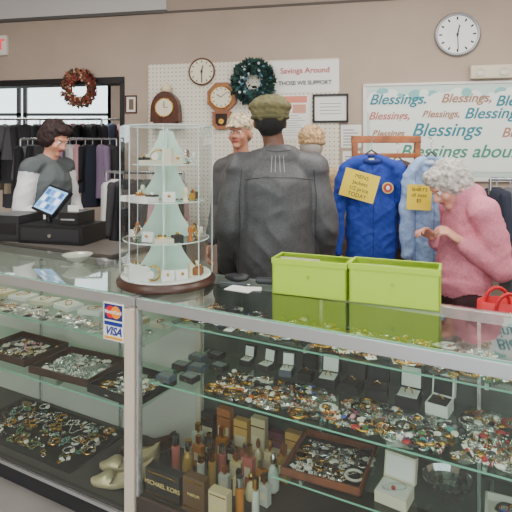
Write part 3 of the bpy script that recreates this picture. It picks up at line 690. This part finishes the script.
for (z, r, n) in ((.0405,.155,16), (.202,.145,14), (.372,.135,11), (.532,.105,8)):
    for i in range(n):
        a = 2*math.pi*i/n+.1; rr_ = r*rt_.uniform(.9, 1.03); Xc = T(rr_*math.cos(a), rr_*math.sin(a), z) @ RZ(math.degrees(a)+90) @ KS
        k = rt_.randrange(5)
        if k == 0:
            b.box(-.02, .02, -.004, .004, 0, .032, rt_.choice([vw, pap, M('card_cream')]), Xc @ RX(-8)); b.sph((0,-.007,.02), .005, gold, 8, 6, None, Xc)
        elif k == 1:
            b.tor((0,0,.025), .022, .003, rt_.choice([gold, gold, silver]), 20, 6, Matrix.Rotation(rad(80), 3, 'X'), Xc); b.cyl((0,-.02,.026), (0,-.025,.026), .012, .012, pearl, 14, True, Xc)
        elif k == 2: b.box(-.016, .016, -.014, .014, 0, .022, rt_.choice([vb, M('card_cream'), M('box_amber'), pap]), Xc); b.sph((0,0,.026), .006, rt_.choice([gold, M('bead_amber'), pearl]), 8, 6, None, Xc)
        elif k == 3: b.lathe([(.011,0), (.008,.004), (.005,.02), (.009,.032), (.006,.045)], rt_.choice([gold, M('bead_amber'), pearl, M('ivory')]), seg=10, X=Xc)
        else: b.cyl((-.012,0,.012), (.012,0,.012), .012, .012, gold, 16, True, Xc)
b.box(-.085, .085, -.185, -.11, .372, .395, M('satin_white'), RZ(-25)); b.box(-.085, .03, -.13, -.08, .532, .55, M('card_cream'), RZ(10)); b.box(.02, .06, -.14, -.10, .532, .60, M('card_cream'), RZ(10))
b.box(-.06, .06, -.165, -.15, .0405, .10, pap, RZ(-20)); b.box(-.06, .02, -.17, -.12, .202, .22, M('card_cream'), RZ(30))
b.obj('merchandise', p, TX)

# ------------------------------------------------------------ cashier desk and register
b = B(); lam = M('laminate', (190,178,160), .5)
b.box(-2.3, -.72, .60, .93, 0, .97, lam); b.box(-2.33, -.70, .585, .94, .97, 1.0, M('desk_top', (90,84,80), .4)); b.obj('cashier_desk', None, CM, .003)
X = CM @ T(-1.42,.76,1.0) @ RZ(14); p = empty('cash_register', X); b = B(); blk = M('register_black', (26,26,29), .4); blk2 = M('register_dark', (44,44,48), .35)
b.box(-.12, .34, -.14, .14, 0, .12, blk); b.box(-.10, .32, -.145, -.14, .02, .10, blk2); b.cyl((.11,-.145,.055), (.11,-.15,.055), .012, .012, silver, 14)
b.box(-.38, -.14, -.12, .13, 0, .17, blk2); b.box(-.36, -.16, -.123, -.12, .05, .12, blk)
b.box(.14, .28, -.1, .1, .12, .20, blk); b.box(.16, .26, -.102, -.1, .15, .16, M('slot', (150,150,150), .4)); b.box(.17, .25, -.04, -.038, .19, .24, pap)
Y = T(-.03, -.03, .18) @ RZ(-20) @ RX(-38) @ RY(10)
b.cyl((0,0,.11), (0,0,.2), .02, .02, blk, 12); b.box(-.14, .14, -.012, .012, 0, .20, blk, Y)
b.box(-.125, .125, -.0135, -.012, .015, .185, M('screen_glow', (120,170,215), .2, emit=1.2), Y)
for i in range(4):
    for q in range(3): b.box(-.112+i*.056, -.064+i*.056, -.0145, -.0135, .03+q*.05, .07+q*.05, M('screen_key%d' % ((i+q) % 3), ((90,130,190), (210,220,230), (60,100,150))[(i+q) % 3], .3, emit=1.0), Y)
b.obj('body', p, X, .004)

# ------------------------------------------------------------ people
jk = M('jacket_charcoal', (74,74,76), .5, nz=.10, ns=90, bump=.2, bs=220)
skd = M('skin_dark', (96,62,46), .5); hb = M('hair_black', (24,21,20), .85, bump=.4, bs=300)
collar = [C(V(-.05,.05,1.58), V(.05,.05,1.58), .046, .046, jk), C(V(.06,.02,1.575), V(.06,-.04,1.56), .045, .04, jk), C(V(-.06,.02,1.575), V(-.06,-.04,1.56), .045, .04, jk)]
par, X, j, Q = person('man', (.115,2.82,0), 180, 1.07, jk, jk, M('trousers_dark', (44,46,54), .8), M('shoe_black', (28,26,26), .4), skd, M('lip_dark', (110,66,58), .5),
    hair=[((0,.03,.0), (.076,.082,.085), hb)],
    J=dict(head=(.035,-.015,1.645), sl=(-.18,.01,1.395), sr=(.18,.01,1.395), el=(-.24,.03,1.11), er=(.24,.03,1.11), wl=(-.25,-.10,.89), wr=(.25,-.10,.89), neck=(0,.015,1.45)),
    W=dict(pelvis=(.215,.15), waist=(.21,.145), chest=(.215,.15), neck=(.14,.085)), hem=((0,0,.80), (.225,.155)), arm=(.082,.074,.058), amps={'jacket_charcoal': .012}, extra=collar, nsc=5)
bm_ = LAST['body']; sm = M('seam_dark', (40,40,42), .7)
drape('jacket_seams', bm_, [[(-.19,1.44), (-.08,1.455), (.08,1.455), (.19,1.44)], [(-.19,1.50), (-.205,1.35), (-.20,1.2), (-.215,.85)], [(.19,1.50), (.205,1.35), (.20,1.2), (.215,.85)], [(-.075,1.60), (0,1.59), (.075,1.60)]], -1, sm, .0022, par, X)
drape('hood_cord', bm_, [[(.0+dx, 1.57), (.0+dx*1.2, 1.47)] for dx in (-.03, -.01, .012, .03)], -1, M('cord_gray', (150,150,148), .7), .0022, par, X, -.001)
olive = M('olive_canvas', (106,100,66), .85, nz=.10, ns=40, bump=.3, bs=150)
hc = j['head']; ct = hc+V(0,.0,.05)
blob('flat_cap', [E(ct+V(0,.012,.03), (.120,.13,.05), olive), E(ct+V(0,.012,.05), (.095,.105,.045), olive), E(ct+V(0,.02,.0), (.106,.112,.06), olive), C(ct+V(0,-.09,.0), ct+V(0,-.14,-.012), .05, .03, olive), C(ct+V(-.05,.09,-.035), ct+V(.05,.09,-.035), .02, .02, olive)], .006, 4, par, X, {'olive_canvas': .006}, 22)
b = B(); b.tor(ct+V(0,.008,-.03), .096, .013, M('olive_band', (86,82,54), .85), 36, 8, None, None, 1.12)
b.obj('cap_band', par, X)
vest = M('vest_gray', (84,90,92), .8, bump=.3, bs=60); wsh = M('shirt_white', (216,216,218), .8)
skl = M('skin_light', (214,150,122), .5); hbr = M('hair_darkbrown', (44,26,25), .75, bump=.5, bs=200)
person('cashier_woman', (-1.585,3.93,0), 66, 1.03, vest, wsh, M('trousers_dark'), M('shoe_black'), skl, M('lip_rose', (180,84,84), .5),
    hair=[((0,.03,.055), (.096,.102,.09), hbr), ((0,.06,.0), (.092,.08,.095), hbr), ((.055,.02,.01), (.045,.07,.08), hbr), ((-.055,.02,.01), (.045,.07,.08), hbr), ((0,-.05,.095), (.07,.05,.035), hbr)],
    J=dict(el=(-.23,.02,1.13), wl=(-.17,-.15,1.03), er=(.23,0,1.13), wr=(.15,-.16,1.03), head=(0,-.055,1.635)), headrot=(26,0,0), arm=(.07,.064,.044),
    W=dict(chest=(.175,.14), waist=(.165,.135)), hem=((0,0,.86), (.18,.13)), amps={'hair_darkbrown': .009, 'vest_gray': .012, 'shirt_white': .012},
    hand_d={'l': ((.2,-1,-.2), (0,0,-1)), 'r': ((-.2,-1,-.2), (0,0,-1))})
pink = M('sweater_pink', (204,124,140), .85, nz=.06, ns=90, bump=.3, bs=260); hg = M('hair_white', (190,184,176), .8, nz=.2, ns=60, bump=.5, bs=180)
sk2 = M('skin_pale', (214,154,132), .5)
person('elderly_woman', (1.135,2.72,0), -82, 1.0, pink, pink, M('trousers_maroon', (58,32,38), .85), M('shoe_black'), sk2, M('lip_rose'),
    hair=[((0,.028,.045), (.100,.108,.09), hg), ((0,.06,.0), (.096,.076,.088), hg), ((.055,.015,.02), (.046,.065,.07), hg), ((-.055,.015,.02), (.046,.065,.07), hg), ((0,-.05,.09), (.07,.05,.04), hg)],
    J=dict(pelvis=(0,-.05,.88), waist=(0,-.02,1.0), chest=(0,.02,1.18), neck=(0,-.02,1.35), head=(0,-.12,1.415),
           sl=(-.15,-.01,1.28), sr=(.15,-.01,1.28), el=(-.20,.03,1.03), er=(.20,.05,1.02), wl=(-.12,-.12,1.10), wr=(.14,-.10,1.12),
           hl=(-.085,-.06,.83), hr=(.085,-.06,.83), kl=(-.09,-.08,.46), kr=(.09,-.08,.46), al=(-.09,-.04,.1), ar=(.09,-.04,.1), tl=(-.105,-.19,.045), tr=(.105,-.19,.045)),
    W=dict(pelvis=(.16,.135), waist=(.16,.14), chest=(.17,.145), neck=(.13,.10)), hem=((0,-.06,.93), (.16,.135)), arm=(.072,.064,.045), headrot=(36,0,0), hk=.97,
    amps={'hair_white': .014, 'sweater_pink': .014}, hand_d={'l': ((.3,-1,.7), (.4,0,-1)), 'r': ((-.3,-1,.8), (-.4,0,-1))}, curl=.6)
beige = M('coat_beige', (170,146,112), .85, nz=.15, ns=30, bump=.3, bs=80); gray = M('coat_gray', (90,88,88), .8, bump=.3)
capw = M('cap_pattern', (176,160,136), .8, nz=.45, ns=45)
hw = M('hair_gray', (150,142,136), .8)
par, X, j, Q = person('man', (-.11,3.75,0), -20, 1.04, gray, gray, M('trousers_dark'), M('shoe_black'), M('skin_tan', (190,132,106), .5), M('lip_rose'),
    hair=[((0,.045,-.01), (.076,.07,.06), hw)], amps={'coat_gray': .008, 'hair_gray': .005}, W=dict(chest=(.16,.13), waist=(.16,.13)), hem=((0,0,.8), (.17,.13)),
    J=dict(sl=(-.15,.01,1.41), sr=(.15,.01,1.41), el=(-.19,.03,1.14), er=(.19,.03,1.14), wl=(-.2,-.07,.90), wr=(.2,-.07,.90)))
hc = j['head']+V(0,0,.055)
blob('baseball_cap', [E(hc+V(0,.008,.02), (.096,.115,.08), capw), C(hc+V(-.03,-.10,.0), hc+V(-.035,-.16,-.014), .02, .011, capw), C(hc+V(.03,-.10,.0), hc+V(.035,-.16,-.014), .02, .011, capw), C(hc+V(0,-.10,.005), hc+V(0,-.175,-.01), .022, .011, capw)], .006, 4, par, X)
par, X, j, Q = person('woman', (.40,3.7,0), 160, .985, beige, beige, M('trousers_dark'), M('shoe_black'), sk2, M('lip_rose'),
    hair=[((0,.035,-.02), (.082,.085,.085), hw)], amps={'coat_beige': .012}, W=dict(chest=(.19,.14), waist=(.19,.14)), hem=((0,0,.75), (.2,.15)), arm=(.075,.068,.05))
hc = j['head']+V(0,0,.055); kn = M('knit_tan', (176,144,106), .9, nz=.35, ns=50, bump=.5, bs=120)
blob('knit_hat', [E(hc+V(0,.015,.012), (.095,.112,.085), kn), E(hc+V(0,.01,-.03), (.098,.112,.03), kn), C(hc+V(-.06,.05,-.17), hc+V(.06,.05,-.17), .05, .05, kn)], .006, 4, par, X, {'knit_tan': .006}, 30)

# ------------------------------------------------------------ garment stand
X = T(.83,3.27,0); p = empty('garment_stand', X); b = B(); wr_ = M('stand_wood', (156,90,48), .45, nz=.15, ns=20)
for s in (-.2, .2):
    b.box(s-.018, s+.018, -.018, .018, .03, 1.67, wr_); b.box(s-.022, s+.022, -.2, .2, 0, .04, wr_)
b.box(-.22, .22, -.02, .02, 1.645, 1.69, wr_); b.box(-.2, .2, -.014, .014, 1.55, 1.58, wr_); b.box(-.2, .2, -.014, .014, .2, .24, wr_); b.obj('frame', p, X, .004)
def hanger(name, X, par, w=.4):
    b = B(); m = M('hanger_plastic', (60,60,64), .4)
    b.tube([V(-w/2,0,-.02), V(0,0,.06), V(w/2,0,-.02), V(-w/2,0,-.02)], .005, m); b.tube([V(0,0,.06), V(0,0,.11), V(.015,.01,.135), V(.0,.05,.15)], .003, silver)
    b.obj(name, par, X)
royal = M('sweatshirt_blue', (34,60,150), .85, nz=.06, ns=40, bump=.2, bs=120)
def hung(name, X, m, w, z0, z1, m2=None, sl=.5, collarw=.07, seams=None):
    par = empty(name, X); hw_ = w/2*.70; m2 = m2 or m
    P = chain([(0,0,z1+.05), (0,0,(z0+z1)/2), (0,0,z0-.06)], [(hw_*.98,.045), (hw_*.96,.05), (hw_*.86,.04)], m, 16, .05)
    for s in (-1, 1):
        P += [C((s*.05,0,z0), (s*hw_*.98,0,z0-.05), .03, .042, m), C((s*hw_*.98,0,z0-.06), (s*w*.45,-.005,z0-sl*.5), .048, .043, m), C((s*w*.45,-.005,z0-sl*.5), (s*w*.46,-.01,z0-sl), .042, .034, m)]
    for i in range(10):
        a = 2*math.pi*i/10; a2 = 2*math.pi*(i+1)/10
        P.append(C((collarw*math.cos(a), .035*math.sin(a), z0+.005+.018*math.sin(a)), (collarw*math.cos(a2), .035*math.sin(a2), z0+.005+.018*math.sin(a2)), .013, .013, m2))
    blob('garment', P, .006, 3, par, X, {m.name: .013}, 8); me = LAST['garment']; hanger('hanger', X @ T(0,0,z0+.0), par, w*.5)
    if seams: drape('seams', me, [[(-hw_*.95,z0-.08), (-hw_*.86,z0-.2), (-hw_*.9,z1)], [(hw_*.95,z0-.08), (hw_*.86,z0-.2), (hw_*.9,z1)], [(0,z0-.03), (0,z1)], [(-hw_*.9,z1+.03), (hw_*.9,z1+.03)]], 1, seams, .0022, par, X)
    return par
hung('blue_sweatshirt', T(.715,3.17,0), royal, .46, 1.54, .89, M('collar_navy', (24,44,110), .8), .56, seams=M('seam_navy', (20,36,100), .8))
yel = M('paper_yellow', (236,208,56), .6)
def ysign(name, X, w, h, lines):
    q = empty(name, X); b = B(); b.box(-w/2, w/2, -.001, 0, -h/2, h/2, yel); b.sph((0,-.002,h/2-.01), .005, silver, 8, 6)
    b.obj('sheet', q, X)
    for i, s in enumerate(lines): text('writing', s, h*.2, ink, X @ T(0,-.002,h*(.3-.22*i)) @ RX(90), q, .0003)
ysign('yellow_price_sign', T(.625,3.09,1.385) @ RY(16), .215, .17, ['MENS', 'Jackets', '1/2 price', 'TODAY'])
X = T(.80,3.112,1.37); b = B(); b.cyl((0,0,0), (0,-.006,0), .035, .035, M('badge_gold', (200,180,90), .6), 24); b.cyl((0,-.006,0), (0,-.008,0), .027, .027, M('badge_red', (170,60,60), .6), 24); b.sph((0,-.008,0), (.012,.002,.014), pap, 10, 6); b.obj('embroidered_badge', None, X)
hung('brown_jacket', T(.94,3.40,0), M('coat_brown', (78,58,48), .85, bump=.2), .34, 1.50, .86, None, .55)
den = M('shirt_denim', (140,166,206), .8, nz=.08, ns=60, bump=.2, bs=160)
hung('denim_shirt', T(1.06,3.10,0), den, .33, 1.53, .86, M('collar_denim', (150,172,202), .8), .56, seams=M('seam_denim', (100,124,164), .8))
ysign('yellow_price_sign', T(.965,3.03,1.32) @ RY(3), .145, .15, ['SHIRTS', 'all sizes', '$5'])

# right side table with bags, and dark clothes rack
b = B(); tb = M('table_top', (150,140,128), .5); b.box(-.32, .35, -.18, .18, .70, .73, tb)
for sx in (-.28, .31):
    for sy in (-.15, .15): b.cyl((sx,sy,0), (sx,sy,.70), .018, .018, silver, 10)
b.obj('side_table', None, T(1.28,2.25,0), .003)
def tote(name, X, m, w, d, h, mh):
    b = B()
    b.lathe([(w*.46,0), (w*.5,.01), (w*.53,h*.5), (w*.5,h), (w*.47,h), (w*.44,h*.3)], m, seg=20, sy=d/w)
    for s in (-1, 1):
        pts = [V(w*.25*math.cos(a), s*d*.42, h*.85+h*.35*math.sin(a)) for a in [math.pi*q/10 for q in range(11)]]; b.tube(pts, .008, mh)
    b.obj(name, None, X)
tote('red_tote_bag', T(1.085,2.25,.73), M('tote_red', (190,20,30), .6, bump=.2), .22, .13, .21, M('tote_red'))
tote('black_handbag', T(1.36,2.27,.73), M('bag_black', (30,30,34), .4), .2, .12, .25, M('bag_black'))
def rack(name, X, w, ztop, n, cols, seed, h=(.7,1.0), gw=.42, tw=28):
    p = empty(name, X); b = B(); m = M('chrome', (180,182,186), .2, .9)
    for s in (-1, 1):
        b.cyl((s*w/2,0,.03), (s*w/2,0,ztop+.06), .014, .014, m, 10); b.cyl((s*w/2,-.25,.014), (s*w/2,.25,.014), .014, .014, m, 10)
    b.cyl((-w/2,0,ztop+.06), (w/2,0,ztop+.06), .014, .014, m, 10); b.obj('rail', p, X)
    b = B(); rr = random.Random(seed)
    for i in range(n):
        x = -w/2+.06+(w-.12)*i/(n-1)+rr.uniform(-.02, .02); mm = rr.choice(cols); hh = rr.uniform(*h); g = gw*rr.uniform(.85, 1.1)/2; ph = rr.uniform(0, 6)
        Xg = T(x, 0, ztop) @ RZ(90+rr.uniform(-tw, tw)); ring = 20; rows = [(0,.05,.03), (.02,.35,.04), (.05,.82,.05), (.12,.95,.06), (.4,.9,.06), (.7,.95,.065), (1,1.02,.07)]; v = []; f = []
        for (t, ww, dp) in rows:
            for q in range(ring):
                a = 2*math.pi*q/ring; wv = 1+.25*t*math.sin(5*a+ph)
                v.append((g*ww*math.cos(a), dp*wv*math.sin(a), -t*hh))
        for r_ in range(len(rows)-1):
            for q in range(ring): f.append((r_*ring+q, (r_+1)*ring+q, (r_+1)*ring+(q+1) % ring, r_*ring+(q+1) % ring))
        b.add(v, f, mm, True, Xg)
        for s in (-1, 1): b.cap(Xg @ V(s*g*.85,0,-.06), Xg @ V(s*g*1.12,0,-hh*.72), .045, .032, mm, 10)
        b.tube([Xg @ V(0,0,-.01), Xg @ V(0,0,.05), Xg @ V(0,.015,.07)], .004, silver, 6)
    b.obj('clothes', p, X)
cd = [M('cloth_black', (30,30,34), .8), M('cloth_navy', (40,44,60), .8), M('cloth_gray', (96,96,100), .8), M('cloth_char', (56,54,58), .8), M('cloth_wine', (90,40,50), .8)]
cm_ = cd+[M('cloth_pink', (200,150,155), .8), M('cloth_tan', (160,140,116), .8), M('cloth_blue', (90,110,136), .8), M('cloth_white', (210,208,206), .8), M('cloth_lilac', (150,130,160), .8)]
rack('clothing_rack', T(-2.95,6.3,0), 2.1, 1.92, 17, cd[:4]+[M('cloth_black'), M('cloth_tan'), M('cloth_gray')], 51, (.4,.75), tw=75, gw=.36)
rack('clothing_rack', T(-2.05,5.6,0), 1.05, 1.66, 11, cm_, 52, (.45,.75), tw=70, gw=.32)
rack('clothing_rack', T(-4.3,7.4,0), 2.2, 1.75, 15, cm_, 53, tw=60)
rack('clothing_rack', T(-2.3,7.7,0), 1.9, 2.0, 13, cm_, 54, (.5,.8), tw=60)
rack('clothing_rack', T(2.1,3.65,0) @ RZ(-12), .8, 1.33, 9, cd, 55, (.6,.75), gw=.3)
rack('clothing_rack', T(-.95,4.35,0) @ RZ(-12), .7, 1.35, 8, cm_, 56, (.6,.8), gw=.36)

# ------------------------------------------------------------ world, camera
w = bpy.data.worlds.new('world'); bpy.context.scene.world = w; w.use_nodes = True
bg = w.node_tree.nodes['Background']; bg.inputs[0].default_value = (.88,.94,1,1); bg.inputs[1].default_value = 3.2
cam = bpy.data.cameras.new('cam'); cam.lens = 36; cam.sensor_width = 36; cam.shift_y = -.207; cam.clip_start = .05
co = bpy.data.objects.new('camera', cam); bpy.context.collection.objects.link(co); co.location = (0,0,1.6); co.rotation_euler = (rad(90),0,0)
bpy.context.scene.camera = co
